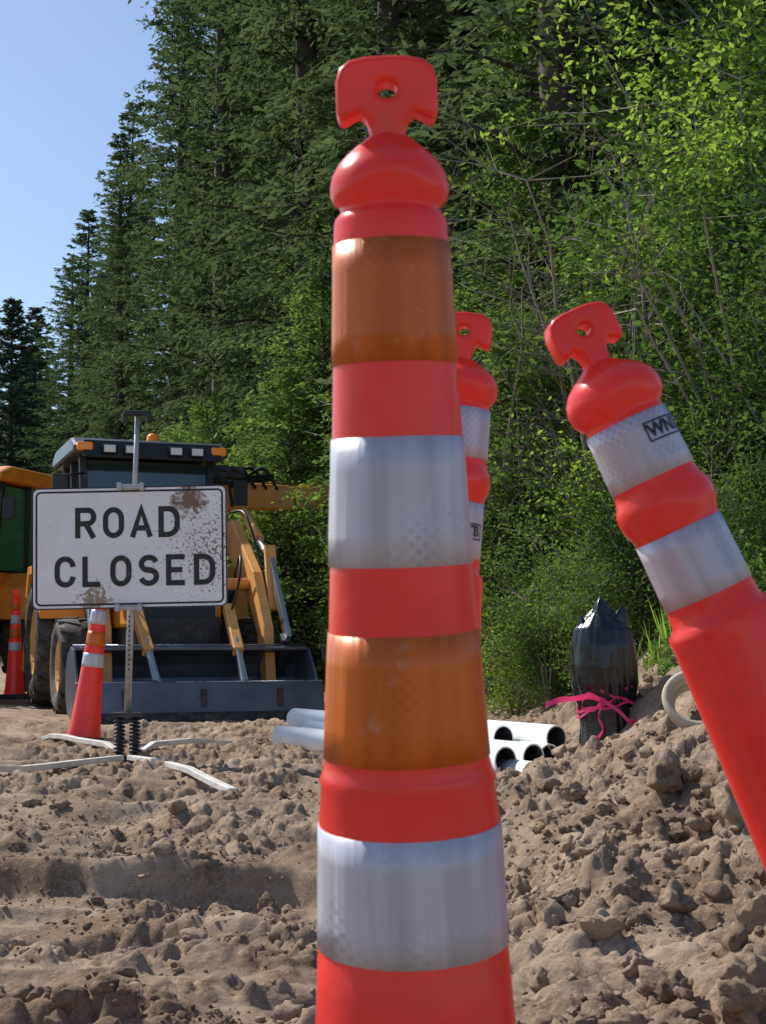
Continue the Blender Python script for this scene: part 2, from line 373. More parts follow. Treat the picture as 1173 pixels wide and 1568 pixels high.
def tube_b(base,top,spin,lab,lab_s,lab_a,slim=1,ls=.02):
    e=empty('traffic_delineator_tube'); orient(e,base,top,spin)
    P=[(0,.12),(.05,.115),(.12,.100),(.5,.079*slim),(.80,.063*slim),(.868,.0595*slim),(.878,.0600*slim),(.884,.0585*slim),(.888,.0545),(.893,.0500),(.912,.0485),(.988,.0475),(.995,.0490),(1.004,.0530),(1.018,.0545),(1.028,.0525),(1.034,.0490),(1.040,.0475),(1.046,.0465),(1.115,.0452),(1.119,.0440),(1.122,.0435),(1.126,.0475),(1.133,.0525),(1.145,.0535),(1.156,.0510),(1.166,.044),(1.173,.035),(1.180,.024),(1.187,.014),(1.190,.0)]
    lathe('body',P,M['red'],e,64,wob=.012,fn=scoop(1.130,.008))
    for z0,z1 in ((.912,.987),(1.047,1.115)): sleeve('reflective_band',z0,z1,interp(P,z0),interp(P,z1),M['wband'],e)
    lathe('rubber_base',[(0,.0),(0,.21),(.035,.21),(.05,.19),(.055,.12)],M['rubber'],e,8,uv=False)
    handle(1.25,.00050,e)
    label(lab,lab_s,interp(P,lab_s),lab_a,ls,e)
    return e
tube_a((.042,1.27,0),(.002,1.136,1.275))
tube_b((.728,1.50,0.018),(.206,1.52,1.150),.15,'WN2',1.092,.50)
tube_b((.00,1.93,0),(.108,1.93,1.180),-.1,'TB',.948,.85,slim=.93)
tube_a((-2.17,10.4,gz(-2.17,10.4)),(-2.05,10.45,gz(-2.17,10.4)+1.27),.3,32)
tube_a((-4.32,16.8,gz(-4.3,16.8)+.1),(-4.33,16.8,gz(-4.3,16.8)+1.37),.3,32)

# ------------------------------------------------------------------ road closed sign
def sign():
    bx,by=-1.60,8.98
    g=.0
    e=empty('road_closed_sign',(bx,by,g))
    pl=empty('sign_panel',(.015,-.10,1.362-g)); pl.parent=e; pl.rotation_euler=(0,-math.radians(1.2),0)
    W,H,R=.61,.381,.04
    def rr(W,H,R,n=6):
        out=[]
        for cx,cz,a0 in ((W-R,H-R,0),(-W+R,H-R,90),(-W+R,-H+R,180),(W-R,-H+R,270)):
            for i in range(n+1):
                a=math.radians(a0+90*i/n); out.append((cx+R*math.cos(a),cz+R*math.sin(a)))
        return out
    m=D2.materials.new('sign_white_paint'); m.use_nodes=True; nt=m.node_tree; N=nt.nodes; L=nt.links; bs=N['Principled BSDF']
    tc=N.new('ShaderNodeTexCoord')
    def noi(s,r=.6):
        n=N.new('ShaderNodeTexNoise'); n.inputs['Scale'].default_value=s; n.inputs['Detail'].default_value=8; n.inputs['Roughness'].default_value=r; L.new(tc.outputs['Object'],n.inputs['Vector']); return n.outputs['Fac']
    def mth(op,a,b,c=None):
        n=N.new('ShaderNodeMath'); n.operation=op
        for i,v in enumerate((a,b,c)):
            if v is None: continue
            if isinstance(v,(int,float)): n.inputs[i].default_value=v
            else: L.new(v,n.inputs[i])
        return n.outputs[0]
    def dist(p,rad):
        n=N.new('ShaderNodeVectorMath'); n.operation='DISTANCE'; L.new(tc.outputs['Object'],n.inputs[0]); n.inputs[1].default_value=p
        r=N.new('ShaderNodeMapRange'); r.inputs[1].default_value=0; r.inputs[2].default_value=rad; r.inputs[3].default_value=1; r.inputs[4].default_value=0; L.new(n.outputs['Value'],r.inputs[0]); return r.outputs[0]
    def thr(v,a,b):
        r=N.new('ShaderNodeMapRange'); r.inputs[1].default_value=a; r.inputs[2].default_value=b; L.new(v,r.inputs[0]); return r.outputs[0]
    def mix(f,a,b):
        x=N.new('ShaderNodeMixRGB'); L.new(f,x.inputs[0])
        for i,v in ((1,a),(2,b)):
            if isinstance(v,tuple): x.inputs[i].default_value=(*v,1)
            else: L.new(v,x.inputs[i])
        return x.outputs[0]
    c=mix(thr(noi(4),.35,.65),(.88,.87,.88),(.80,.78,.78))
    p1=mth('MULTIPLY_ADD',dist((.37,0,.29),.19),.42,noi(20,.75)); c=mix(thr(p1,.66,.78),c,(.20,.11,.07))
    p2=mth('MULTIPLY_ADD',dist((-.22,0,-.33),.20),.35,noi(26,.7)); c=mix(thr(p2,.68,.74),c,(.32,.24,.18))
    p3=mth('MULTIPLY_ADD',dist((.50,0,-.02),.5),.16,noi(55,.65)); c=mix(thr(p3,.655,.69),c,(.22,.15,.11))
    p4=noi(34,.6); c=mix(thr(p4,.70,.73),c,(.3,.22,.17))
    L.new(c,bs.inputs['Base Color']); bs.inputs['Roughness'].default_value=.4
    P=rr(W,H,R); n=len(P)
    v=[(x,-.002,z) for x,z in P]+[(x,.002,z) for x,z in P]
    mesh('panel',v,[tuple(range(n))[::-1],tuple(range(n,2*n))]+[(i,(i+1)%n,(i+1)%n+n,i+n) for i in range(n)],m,pl)
    def ring(name,Wo,Ho,Ro,t,y,mm):
        A=rr(Wo,Ho,Ro); B=rr(Wo-t,Ho-t,max(.005,Ro-t)); n=len(A)
        mesh(name,[(x,y,z) for x,z in A]+[(x,y,z) for x,z in B],[(i,(i+1)%n,(i+1)%n+n,i+n) for i in range(n)],mm,pl)
    ring('edge_line',.61,.381,.04,.008,-.0035,M['letter']); ring('border',.588,.359,.035,.012,-.0035,M['letter'])
    VV=[];FF=[]
    def stroke(pts,ox,oz,w,h,t,closed=False):
        pts=[Vector((ox+p[0]*w,oz+p[1]*h)) for p in pts]; n=len(pts); b0=len(VV)
        for i,p in enumerate(pts):
            a=pts[(i-1)%n] if (i>0 or closed) else None; b=pts[(i+1)%n] if (i<n-1 or closed) else None
            d1=(p-a).normalized() if a is not None and (p-a).length>1e-6 else None; d2=(b-p).normalized() if b is not None and (b-p).length>1e-6 else None
            if d1 is None: d1=d2
            if d2 is None: d2=d1
            d=(d1+d2).normalized(); nn=Vector((-d.y,d.x)); k=1/max(.45,nn.dot(Vector((-d1.y,d1.x))))
            for s in (-1,1):
                q=p+nn*s*t/2*k; VV.append((q.x,-.0045-.00004*len(VV)/10,q.y))
        for i in range(n if closed else n-1):
            j=(i+1)%n; FF.append((b0+2*i,b0+2*i+1,b0+2*j+1,b0+2*j))
    def arc(cx,cy,rx,ry,a0,a1,k=10): return [(cx+rx*math.cos(math.radians(a0+(a1-a0)*i/k)),cy+ry*math.sin(math.radians(a0+(a1-a0)*i/k))) for i in range(k+1)]
    G={'R':[([(0,-.08),(0,1),(.5,1)]+arc(.62,.74,.38,.26,80,-80)+[(.5,.48),(.04,.48)],0),([(.50,.48),(1.0,-.08)],0)],
       'O':[(arc(.5,.65,.5,.35,0,180)+arc(.5,.35,.5,.35,180,350),1)],
       'A':[([(-.06,-.08),(.5,1.0),(1.06,-.08)],0),([(.2,.27),(.8,.27)],0)],
       'D':[([(0,0),(0,1),(.4,1)]+arc(.4,.65,.6,.35,80,0)+arc(.4,.35,.6,.35,0,-80)+[(.4,0)],1)],
       'C':[(arc(.5,.66,.5,.34,5,180)+arc(.5,.34,.5,.34,180,355),0)],
       'L':[([(0,1.08),(0,0),(.95,0)],0)],
       'S':[(arc(.5,.75,.46,.25,15,270,14)+arc(.5,.26,.48,.26,90,-165,14),0)],
       'E':[([(1,1),(0,1),(0,0),(1,0)],0),([(.03,.5),(.85,.5)],0)]}
    h=.162;w=.100;t=.033;adv=.174
    for txt,cx,z0 in (('ROAD',-.012,.075),('CLOSED',.033,-.228)):
        L0=cx-(adv*(len(txt)-1)+w)/2
        for i,ch in enumerate(txt):
            for pts,cl in G[ch]: stroke(pts,L0+i*adv,z0,w,h,t,cl)
    mesh('lettering',VV,FF,M['letter'],pl)
    rod('mast_lower',(0,0,.30),(.02,0,1.5),.022,M['galv'],e); rod('mast_upper',(.02,0,1.5),(.035,0,2.22),.016,M['galv'],e)
    for k in range(12): box('mast_hole',(.008,-.0225,.6+k*.03),(.009,.003,.014),M['dark'],e,0)
    box('top_bracket',(.035,-.02,2.22),(.17,.03,.035),M['black'],e); box('top_hook_1',(-.04,-.02,2.19),(.03,.035,.07),M['black'],e); box('top_hook_2',(.11,-.02,2.19),(.03,.035,.07),M['black'],e)
    for z in (1.74,.985):
        box('clamp',(.02,-.115,z),(.17,.04,.03),M['galv'],e,.006); box('clamp_jaw_1',(-.05,-.118,z),(.03,.05,.05),M['galv'],e,.006); box('clamp_jaw_2',(.09,-.118,z),(.03,.05,.05),M['galv'],e,.006)
    box('cross_tube',(.02,-.055,1.36),(.04,.06,.75),M['galv'],e)
    for i,sx in enumerate((-.048,.048)):
        pts=[(sx+.030*math.cos(a*.55),.030*math.sin(a*.55),.05+a*.0021) for a in range(0,120)]
        tube('spring_%d'%(i+1),pts,.0072,M['dark'],e,6)
        rod('spring_core_%d'%(i+1),(sx,0,.03),(sx,0,.32),.014,M['dark'],e)
    box('spring_cap',(0,0,.318),(.18,.09,.03),M['dark'],e,.005); box('spring_foot',(0,0,.045),(.19,.10,.03),M['dark'],e,.005); box('hub',(0,0,.01),(.28,.18,.06),M['dark'],e)
    for i,(x,y) in enumerate(((-1.96,7.15),(-2.56,10.6),(-.95,10.1),(-.72,6.9))):
        d=Vector((x-bx,y-by)); n=d.normalized()*.1; P=[Vector((n.x,n.y,.06))]
        qs=(.2,.35,.5,.65,.8,1.0)
        for q in qs:
            zz=max(gz(bx+d.x*q+ox,by+d.y*q+oy,True)-g for ox in (-.03,0,.03) for oy in (-.05,0,.05)); P.append(Vector((d.x*q,d.y*q,zz+.022)))
        # stiff flat tube: smooth the heights, never below the soil
        for _ in range(2):
            Z=[p.z for p in P]
            for k in range(1,len(P)-1): P[k].z=max(Z[k],(Z[k-1]+Z[k+1])/2)
        V=[];F=[]
        s=Vector((-d.y,d.x,0)).normalized(); m_=len(P)
        for p in P:
            for a,b in ((-1,-1),(1,-1),(1,1),(-1,1)): V.append(p+s*a*.022+Vector((0,0,b*.016)))
        for k in range(m_-1): F+=[(4*k+j,4*k+(j+1)%4,4*k+4+(j+1)%4,4*k+4+j) for j in range(4)]
        F+=[(3,2,1,0),tuple(4*(m_-1)+j for j in range(4))]
        mesh('leg_%d'%(i+1),V,F,M['legs'],e,bevel=.004)
    return e
sign()

# ------------------------------------------------------------------ backhoe loader
def wheel(name,c,r,w,parent,lugs=18):
    e=empty(name,c); e.parent=parent; h=w/2
    lathe('tire',[(-h*.75,r*.56),(-h*.95,r*.66),(-h,r*.8),(-h*.88,r*.91),(-h*.6,r*.955),(0,r*.965),(h*.6,r*.955),(h*.88,r*.91),(h,r*.8),(h*.95,r*.66),(h*.75,r*.56)],M['tire'],e,40,uv=False,axis='x')
    lathe('rim',[(-h*.75,r*.57),(-h*.8,r*.53),(-h*.45,r*.48),(-h*.40,r*.25),(-h*.62,r*.22),(-h*.62,0)],M['tan'],e,32,uv=False,axis='x')
    lathe('rim_inner',[(h*.75,r*.57),(h*.4,r*.5),(h*.3,0)],M['tan'],e,32,uv=False,axis='x')
    V=[];F=[]
    for s in (-1,1):
        for i in range(lugs):
            a=2*math.pi*(i+(.5 if s>0 else 0))/lugs; b0=len(V)
            for xx,da in ((0.02,0.11),(s*h*.95,-.10)):
                for dd in (-.055,.055):
                    for rr in (r*.90,r*(1.0 if abs(xx)<h*.5 else .965)):
                        t=a+da+dd; V.append((xx,rr*math.cos(t),rr*math.sin(t)))
            F+=[(b0,b0+1,b0+3,b0+2),(b0+4,b0+6,b0+7,b0+5),(b0+1,b0+5,b0+7,b0+3),(b0,b0+4,b0+5,b0+1),(b0+2,b0+3,b0+7,b0+6)]
    mesh('tread',V,F,M['tire'],e)
def backhoe(x,y,rz,glass,roofcol,boom=True):
    e=empty('backhoe_loader',(x,y,gz(x,y+1)+.0),rz)
    Y=M['yellow']; T=M['tan']; K=M['dark']; B=M['bucket']
    prof=[(.02,.03),(.45,.03),(.66,.07),(.78,.2),(.82,.38),(.78,.52),(.66,.62),(.50,.67),(.40,.67)]
    inn=[(.40,.64),(.49,.64),(.64,.59),(.75,.50),(.785,.38),(.75,.22),(.64,.10),(.45,.06),(.02,.055)]
    prism('bucket_shell',prof+inn,-1.08,1.08,B,e,.004)
    side=[(-.02,.03),(.45,.03),(.66,.07),(.78,.2),(.82,.38),(.78,.52),(.66,.62),(.50,.67),(.36,.65),(.10,.38)]
    for s in (-1,1): prism('bucket_side',[(p[0],p[1]) for p in side],s*1.08,s*1.105,B,e,.004)
    prism('bucket_front_lip',[(-.06,.06),(-.03,.05),(.04,.33),(.03,.37),(.0,.36)],-1.12,1.12,B,e,.006)
    prism('cutting_edge',[(-.13,.0),(-.10,.0),(-.02,.10),(-.055,.10)],-1.12,1.12,M['rubber'],e,.003)
    rod('bucket_top_roll',(-1.09,.47,.665),(1.09,.47,.665),.03,B,e)
    for xx in (-.7,0,.7): box('lip_tab',(xx,-.035,.22),(.05,.03,.16),K,e,.006)
    prism('chassis',[(.95,.55),(4.2,.5),(4.2,1.0),(.95,.95)],-.38,.38,K,e)
    prism('hood',[(1.05,.85),(2.7,.85),(2.7,1.62),(1.6,1.5),(1.1,1.38)],-.42,.42,Y,e,.04)
    prism('grille',[(.99,.92),(1.045,.90),(1.09,1.33),(1.05,1.33)],-.34,.34,M['black'],e)
    for s in (-1,1):
        box('headlamp',(s*.25,1.01,1.24),(.14,.06,.1),M['white'],e,.01)
        wheel('front_wheel',(s*.92,1.65,.48),.48,.36,e,16)
        wheel('rear_wheel',(s*.90,3.55,.70),.70,.48,e,18)
        prism('rear_fender',[(2.75,.95),(2.85,1.35),(3.1,1.55),(4.0,1.55),(4.2,1.2),(4.05,1.2),(3.9,1.45),(3.15,1.45),(2.95,1.2)],s*.66,s*1.13,Y,e,.01)
        prism('loader_arm',[(2.45,1.75),(2.3,1.98),(1.95,1.98),(1.05,1.40),(.62,.85),(.50,.30),(.68,.27),(.88,.80),(1.25,1.15),(2.1,1.65)],s*.72,s*.82,T,e,.012)
        prism('arm_tower',[(2.3,.7),(2.7,.7),(2.65,1.95),(2.35,1.95)],s*.52,s*.64,T,e,.012)
        rod('arm_pivot',(s*.50,2.42,1.86),(s*.86,2.42,1.86),.06,K,e)
        rod('lift_cylinder',(s*.68,2.4,.9),(s*.68,1.7,1.2),.055,K,e); rod('lift_rod',(s*.68,1.7,1.2),(s*.68,1.2,1.32),.03,M['steel'],e)
        rod('tilt_cylinder',(s*.90,2.1,2.08),(s*.90,1.5,1.76),.055,T,e); rod('tilt_rod',(s*.90,1.5,1.76),(s*.90,1.05,1.52),.03,M['steel'],e)
        beam('tilt_link_1',(s*.89,1.05,1.66),(s*.89,.88,1.02),.06,.11,T,e); beam('tilt_link_2',(s*.90,1.05,1.54),(s*.92,.46,.74),.05,.10,M['steel'],e)
        beam('bucket_bracket',(s*.90,.50,.76),(s*.90,.74,.42),.08,.12,K,e)
        beam('clam_cylinder',(s*.45,.95,1.05),(s*.42,.40,.62),.10,.10,T,e); beam('clam_rod',(s*.42,.40,.62),(s*.41,.10,.36),.05,.05,M['steel'],e)
        beam('clam_link',(s*.42,.52,.72),(s*.38,.06,.30),.03,.10,M['steel'],e)
        tube('hose',smoothpath([(s*.70,1.9,2.05),(s*.76,1.5,2.0),(s*.84,1.2,1.5),(s*.84,1.0,1.2),(s*.86,.9,.9)]),.014,M['black'],e,6)
        tube('hose_2',smoothpath([(s*.70,2.2,1.7),(s*.9,1.9,1.45),(s*.94,1.5,1.3),(s*.84,1.2,1.5)]),.014,M['black'],e,6)
        tube('hose_3',smoothpath([(s*.6,1.3,1.35),(s*.58,1.0,1.55),(s*.52,.8,1.3),(s*.46,.85,1.0)]),.013,M['black'],e,6)
    rod('arm_cross_tube',(-.74,1.2,1.28),(.74,1.2,1.28),.06,T,e)
    box('front_axle',(0,1.65,.5),(1.5,.16,.16),K,e); box('rear_axle',(0,3.55,.7),(1.4,.25,.25),K,e)
    box('cab_lower',(0,3.4,1.25),(1.3,1.5,.62),Y,e,.03)
    for sx in (-1,1):
        for yy,dy in ((2.72,.12),(3.5,0),(4.15,-.05)):
            beam('cab_pillar',(sx*.66,yy,1.5),(sx*.70,yy+dy,2.7),.07,.08,K,e)
        prism('side_glass',[(2.76,1.58),(4.1,1.58),(4.06,2.66),(2.88,2.66)],sx*.675,sx*.68,glass,e,0)
        rod('mirror_arm',(sx*.7,2.7,2.5),(sx*.95,2.55,2.45),.012,M['black'],e); box('mirror',(sx*.97,2.55,2.33),(.16,.03,.28),M['black'],e,.01)
    mesh('windshield',[(-.63,2.73,1.58),(.63,2.73,1.58),(.66,2.85,2.66),(-.66,2.85,2.66)],[(0,1,2,3)],glass,e)
    mesh('rear_glass',[(-.63,4.12,1.58),(.63,4.12,1.58),(.66,4.08,2.66),(-.66,4.08,2.66)],[(3,2,1,0)],glass,e)
    beam('wiper',(.1,2.74,1.7),(.28,2.80,2.2),.02,.02,M['black'],e); box('seat',(0,3.6,1.85),(.5,.2,.6),M['black'],e,.05); tube('steering_wheel',[(.19*math.cos(a),3.05+.08*math.sin(a),1.85+.17*math.sin(a)) for a in [i*math.pi/8 for i in range(17)]],.015,M['black'],e,6)
    prism('roof',[(2.55,2.70),(4.35,2.70),(4.35,2.82),(4.1,2.90),(2.85,2.90),(2.58,2.80)],-.84,.84,roofcol,e,.04)
    prism('visor',[(2.50,2.66),(2.56,2.66),(2.60,2.84),(2.54,2.84)],-.74,.74,M['black'],e,.01)
    for xx in (-.47,-.24,.24,.47): box('work_light',(xx,2.49,2.745),(.15,.06,.10),M['black'],e,.01); box('work_light_lens',(xx,2.457,2.745),(.12,.01,.075),M['white'],e,.003)
    for sx in (-1,1): box('amber_lamp',(sx*.72,2.56,2.77),(.17,.10,.09),M['amber'],e,.02)
    lathe_o=lathe('beacon',[(2.90,.07),(3.0,.065),(3.03,.03),(3.035,0)],M['amber'],e,16,uv=False); lathe_o.location=(.12,3.2,0)
    rod('exhaust',(.30,2.2,1.5),(.30,2.2,2.3),.04,K,e)
    if boom:
        P=[(.2,4.5,.9),(.35,4.75,1.9),(.85,4.85,2.35),(1.5,4.8,2.52),(2.2,4.6,2.50),(2.95,4.4,2.55)]
        Wd=[.34,.34,.36,.34,.30,.24]
        for i in range(5): beam('boom_%d'%(i+1),P[i],P[i+1],.22,Wd[i],Y,e,.22,Wd[i+1])
        beam('dipper',(2.95,4.4,2.65),(2.75,4.1,.9),.18,.26,Y,e,.16,.18)
        rod('boom_cylinder',(.6,4.6,2.6),(1.9,4.55,2.75),.05,K,e)
        for i in range(6):
            x0=.65+i*.14; tube('boom_hose_%d'%i,smoothpath([(x0,4.45,2.35),(x0-.05,4.4,2.65+.03*i),(x0+.15,4.42,2.88-.03*i),(x0+.4,4.5,2.84),(x0+.6,4.55,2.60)]),.02,M['black'],e,6)
        box('boom_valve',(1.25,4.45,2.78),(.5,.12,.14),K,e)
        prism('backhoe_bucket',[(4.0,.5),(4.4,.45),(4.55,.8),(4.4,1.0),(4.3,.7),(4.05,.6)],2.5,3.0,K,e)
    box('swing_frame',(0,4.4,.9),(1.9,.25,.5),Y,e,.02)
    for s in (-1,1): beam('stabilizer',(s*.95,4.5,1.5),(s*1.05,4.5,.35),.14,.16,Y,e)
    return e
roofd=mat('cab_roof',(.06,.07,.085),.35,var=.3,vscale=2)
backhoe(-1.60,12.75,math.radians(20),M['glass'],roofd)
backhoe(-6.25,15.4,-math.radians(15),M['ggreen'],M['yellow'],False)

# ------------------------------------------------------------------ pipes
def pipe(a,b,r,parent):
    V1,F1=tubemesh([a,b],r,32,False); V2,F2=tubemesh([a,b],r*.88,32,False); n=len(V1)
    F=F1+[tuple(i+n for i in f)[::-1] for f in F2]
    for j in range(32):
        k=(j+1)%32; F.append((j,k,k+n,j+n)); F.append((32+j,32+j+n,32+k+n,32+k))
    o=mesh('pipe',V1+V2,F,M['pvc'],parent); o.data.materials.append(M['pvc_in'])
    for i,p in enumerate(o.data.polygons):
        p.use_smooth=i<len(F1)*2; p.material_index=1 if len(F1)<=i<2*len(F1) else 0
e=empty('pvc_pipe_stack',(0,0,0))
for x,y,z,dx,dy,dz in ((.665,7.80,.135,-1.36,2.0,-.01),(.80,7.70,.062,-1.36,2.0,.02),(.835,7.98,.137,-1.34,2.02,.01),(.94,8.12,.125,-1.34,2.0,.0),(.99,8.20,.225,-1.33,2.0,.0),(.62,8.15,.062,-1.33,2.0,.0),(.70,8.35,.215,-1.33,2.0,.0)):
    b=Vector((x,y,z)); pipe(b+Vector((dx,dy,dz)),b,.077,e)

# ------------------------------------------------------------------ wrapped hydrant
def hydrant():
    x,y=1.10,7.0; e=empty('wrapped_fire_hydrant',(x,y,.20)); V=[];F=[]; n=120; rows=70; H=.75
    for i in range(rows):
        t=i/(rows-1); z=t*H
        base=np.interp(t,[0,.12,.25,.36,.42,.5,.62,.75,.86,.94,1],[.135,.128,.120,.114,.125,.142,.150,.145,.125,.075,.02])
        for j in range(n):
            a=2*math.pi*j/n
            f=1-abs(mnoise.noise(Vector((math.cos(a)*2.6,math.sin(a)*2.6,t*1.1+.25*math.sin(a*2)))))*2.2
            f2=1-abs(mnoise.noise(Vector((math.cos(a)*6+t*2,math.sin(a)*6,t*2.5+4))))*2
            pin=math.exp(-((t-.42)/.16)**2)
            r=base*(1+(.07+.07*pin)*f+(.045+.06*pin)*f2)
            zz=z
            if t>.85: zz+=(t-.85)/.15*.02*math.sin(a*3+1.0)
            V.append((r*math.cos(a)-.03*t,r*math.sin(a)*.9,zz))
    for i in range(rows-1):
        for j in range(n): F.append((i*n+j,i*n+(j+1)%n,(i+1)*n+(j+1)%n,(i+1)*n+j))
    mesh('plastic_wrap',V,F,M['bag'],e,smooth=True)
    for k,(dx,hh,tl,w) in enumerate(((-.075,.70,-.06,.055),(-.035,.79,.0,.075),(.025,.75,.05,.065),(-.10,.62,-.04,.045))):
        V=[];F=[]
        for i in range(8):
            t=i/7
            for j in range(17):
                a=2*math.pi*j/16; r=w*(1-t)**.6*(1+.3*math.sin(3*a+k)+.15*math.sin(5*a+2*k+t*4)); V.append((dx+r*math.cos(a)+tl*t,r*.8*math.sin(a)-.02,hh-.17+.18*t))
        for i in range(7):
            for j in range(16): F.append((i*17+j,i*17+j+1,i*17+17+j+1,i*17+17+j))
        mesh('wrap_peak',V,F,M['bag'],e,smooth=True)
    def ribbon(nm,pts,w):
        V=[];F=[]
        pts=smoothpath(pts,3) if len(pts)<10 else pts
        for i,p in enumerate(pts):
            p=Vector(p); tw=.6*math.sin(i*.7); V+= [p+Vector((.0,math.sin(tw)*w/2,math.cos(tw)*w/2)),p-Vector((0,math.sin(tw)*w/2,math.cos(tw)*w/2))]
        for i in range(len(pts)-1): F.append((2*i,2*i+1,2*i+3,2*i+2))
        mesh(nm,V,F,M['pink'],e,smooth=True)
    O=-.03
    for q,(zc,tl) in enumerate(((.33,.07),(.36,-.05),(.30,.02))):
        ribbon('tape_wrap_%d'%q,[(.143*math.cos(a)-.012,.133*math.sin(a),zc+O+tl*math.cos(a)*1.2+.008*math.sin(5*a)) for a in [i*math.pi/16 for i in range(33)]],.014)
    ribbon('tape_tail_1',[(-.05,-.15,.33+O),(-.12,-.18,.35+O),(-.19,-.19,.34+O),(-.26,-.2,.335+O),(-.33,-.2,.31+O)],.028)
    ribbon('tape_tail_2',[(-.05,-.15,.32+O),(-.08,-.2,.25+O),(-.06,-.22,.20+O),(-.09,-.22,.15+O)],.025)
    ribbon('tape_tail_3',[(-.05,-.15,.33+O),(.02,-.2,.28+O),(.07,-.21,.23+O),(.10,-.2,.24+O)],.025)
    ribbon('tape_loop',[(-.05,-.15,.33+O),(-.10,-.2,.29+O),(-.16,-.21,.30+O),(-.13,-.2,.36+O),(-.05,-.16,.33+O)],.022)
hydrant()

e=empty('hose_coil',(1.375,6.3,gz(1.375,6.3)+.065)); e.rotation_euler=(.85,-.5,.3)
for k in range(3):
    tube('coil_%d'%k,[((.11+.012*k)*math.cos(a),(.11+.012*k)*math.sin(a),.032*k) for a in [i*math.pi/20 for i in range(41)]],.019,M['hose'],e,10)

# ------------------------------------------------------------------ ground sheet
def axis_y():
    ys=list(np.linspace(-60,1.5,24)); y=1.7
    while y<2.6: ys.append(y); y+=.05
    while y<13: ys.append(y); y+=max(.008,y*.0028)
    while y<500: ys.append(y); y*=1.022
    return np.array(ys)
def axis_x():
    pos=[]; x=.005
    while x<2.3: pos.append(x); x+=.0095
    while x<5: pos.append(x); x+=.035
    while x<300: pos.append(x); x*=1.05
    return np.array([-p for p in pos[::-1]]+pos)
ax,ay=axis_x(),axis_y(); X,Yg=np.meshgrid(ax,ay); Z=ground_h(X,Yg)
V=np.stack([X.ravel(),Yg.ravel(),Z.ravel()],1); nx,ny=len(ax),len(ay)
ii,jj=np.meshgrid(np.arange(nx-1),np.arange(ny-1)); a=(jj*nx+ii).ravel(); Q=np.stack([a,a+1,a+nx+1,a+nx],1)
me=fast_mesh('ground',V,Q,[M['dirt']],smooth=False)
bb=bank(X,Yg); veg=sstep(1.1,1.7,bb+.8*(fbm(X*1.2,Yg*1.2,91,3)-.5))*sstep(7.5,9.5,Yg)
veg=np.maximum(veg,sstep(34,44,Yg)*.9); veg=np.maximum(veg,sstep(9,12,-X)*.8)
at=me.attributes.new('veg','FLOAT','POINT'); at.data.foreach_set('value',veg.ravel().astype(np.float32))
add_obj('ground',me)

import bmesh
def ico(sub):
    bm=bmesh.new(); bmesh.ops.create_icosphere(bm,subdivisions=sub,radius=1); v=np.array([tuple(x.co) for x in bm.verts]); f=np.array([[q.index for q in p.verts] for p in bm.faces]); bm.free(); return v,f
def lumps(name,N,sub,rlo,rhi,seed,boxr,rightbias,explicit=None,lift=.2):
    R=RS(seed); v,f=ico(sub); VS=[];FS=[]; c=0
    variants=[]
    for k in range(16):
        o=R.rand(3)*50
        d=np.array([1+.5*mnoise.noise(Vector(p*1.2+o))+.36*mnoise.noise(Vector(p*2.6+o))+.20*mnoise.noise(Vector(p*6+o))+.1*mnoise.noise(Vector(p*13+o)) for p in v]); q=v*d[:,None]
        for _ in range(4):
            nrm=R.normal(0,1,3); nrm/=np.linalg.norm(nrm); s=q@nrm; cut=R.uniform(.5,.8); ex=np.maximum(0,s-cut); q=q-ex[:,None]*nrm*.85
        variants.append(q*np.array([1,1,.88]))
    P=list(explicit or [])
    while len(P)<N:
        x=R.uniform(boxr[0],boxr[1]); y=boxr[2]+(boxr[3]-boxr[2])*R.rand()**1.6
        if rightbias and R.rand()>(.25+.75*float(sstep(-.1,.7,np.array(x)))): continue
        if R.rand()>float(sstep(.38,.62,fbm(np.array(x*1.5),np.array(y*1.5),400+seed,3)))+.12: continue
        if bank(x,y)>1.3 and y>7.5: continue
        r=rlo*(rhi/rlo)**(R.rand()**2.0); P.append((x,y,r))
    PA=np.array(P); G=ground_h(PA[:,0],PA[:,1])
    for (x,y,r),g in zip(P,G):
        a=R.rand()*6.28; ca,sa=math.cos(a),math.sin(a); q=variants[R.randint(16)]*r*np.array([R.uniform(.8,1.3),R.uniform(.75,1.1),R.uniform(.8,1.15)])
        q=np.stack([q[:,0]*ca-q[:,1]*sa+x,q[:,0]*sa+q[:,1]*ca+y,q[:,2]+g+r*lift],1); VS.append(q); FS.append(f+c); c+=len(v)
    me=fast_mesh(name,np.concatenate(VS),np.concatenate(FS),[M['dirt']],smooth=False); add_obj(name,me)
lumps('dirt_clods',1600,3,.012,.044,5,(-2.2,2.4,2.6,9),True,None,.3)
lumps('dirt_crumbs',12000,1,.004,.013,6,(-2.0,2.2,2.6,8),False)
lumps('earth_boulder',62,4,.035,.065,8,(.35,2.0,2.9,6.0),False,[(1.12,4.35,.13),(.62,3.2,.062),(.44,2.95,.045),(.80,3.15,.062),(.34,2.8,.040),(.55,3.6,.05),(.75,3.75,.06),(.93,3.6,.07),(.70,2.9,.05),(.50,3.95,.045),(.95,4.9,.08),(.66,4.5,.06),(-.72,10.1,.07),(-.85,10.2,.06),(-.6,10.0,.05)],.42)

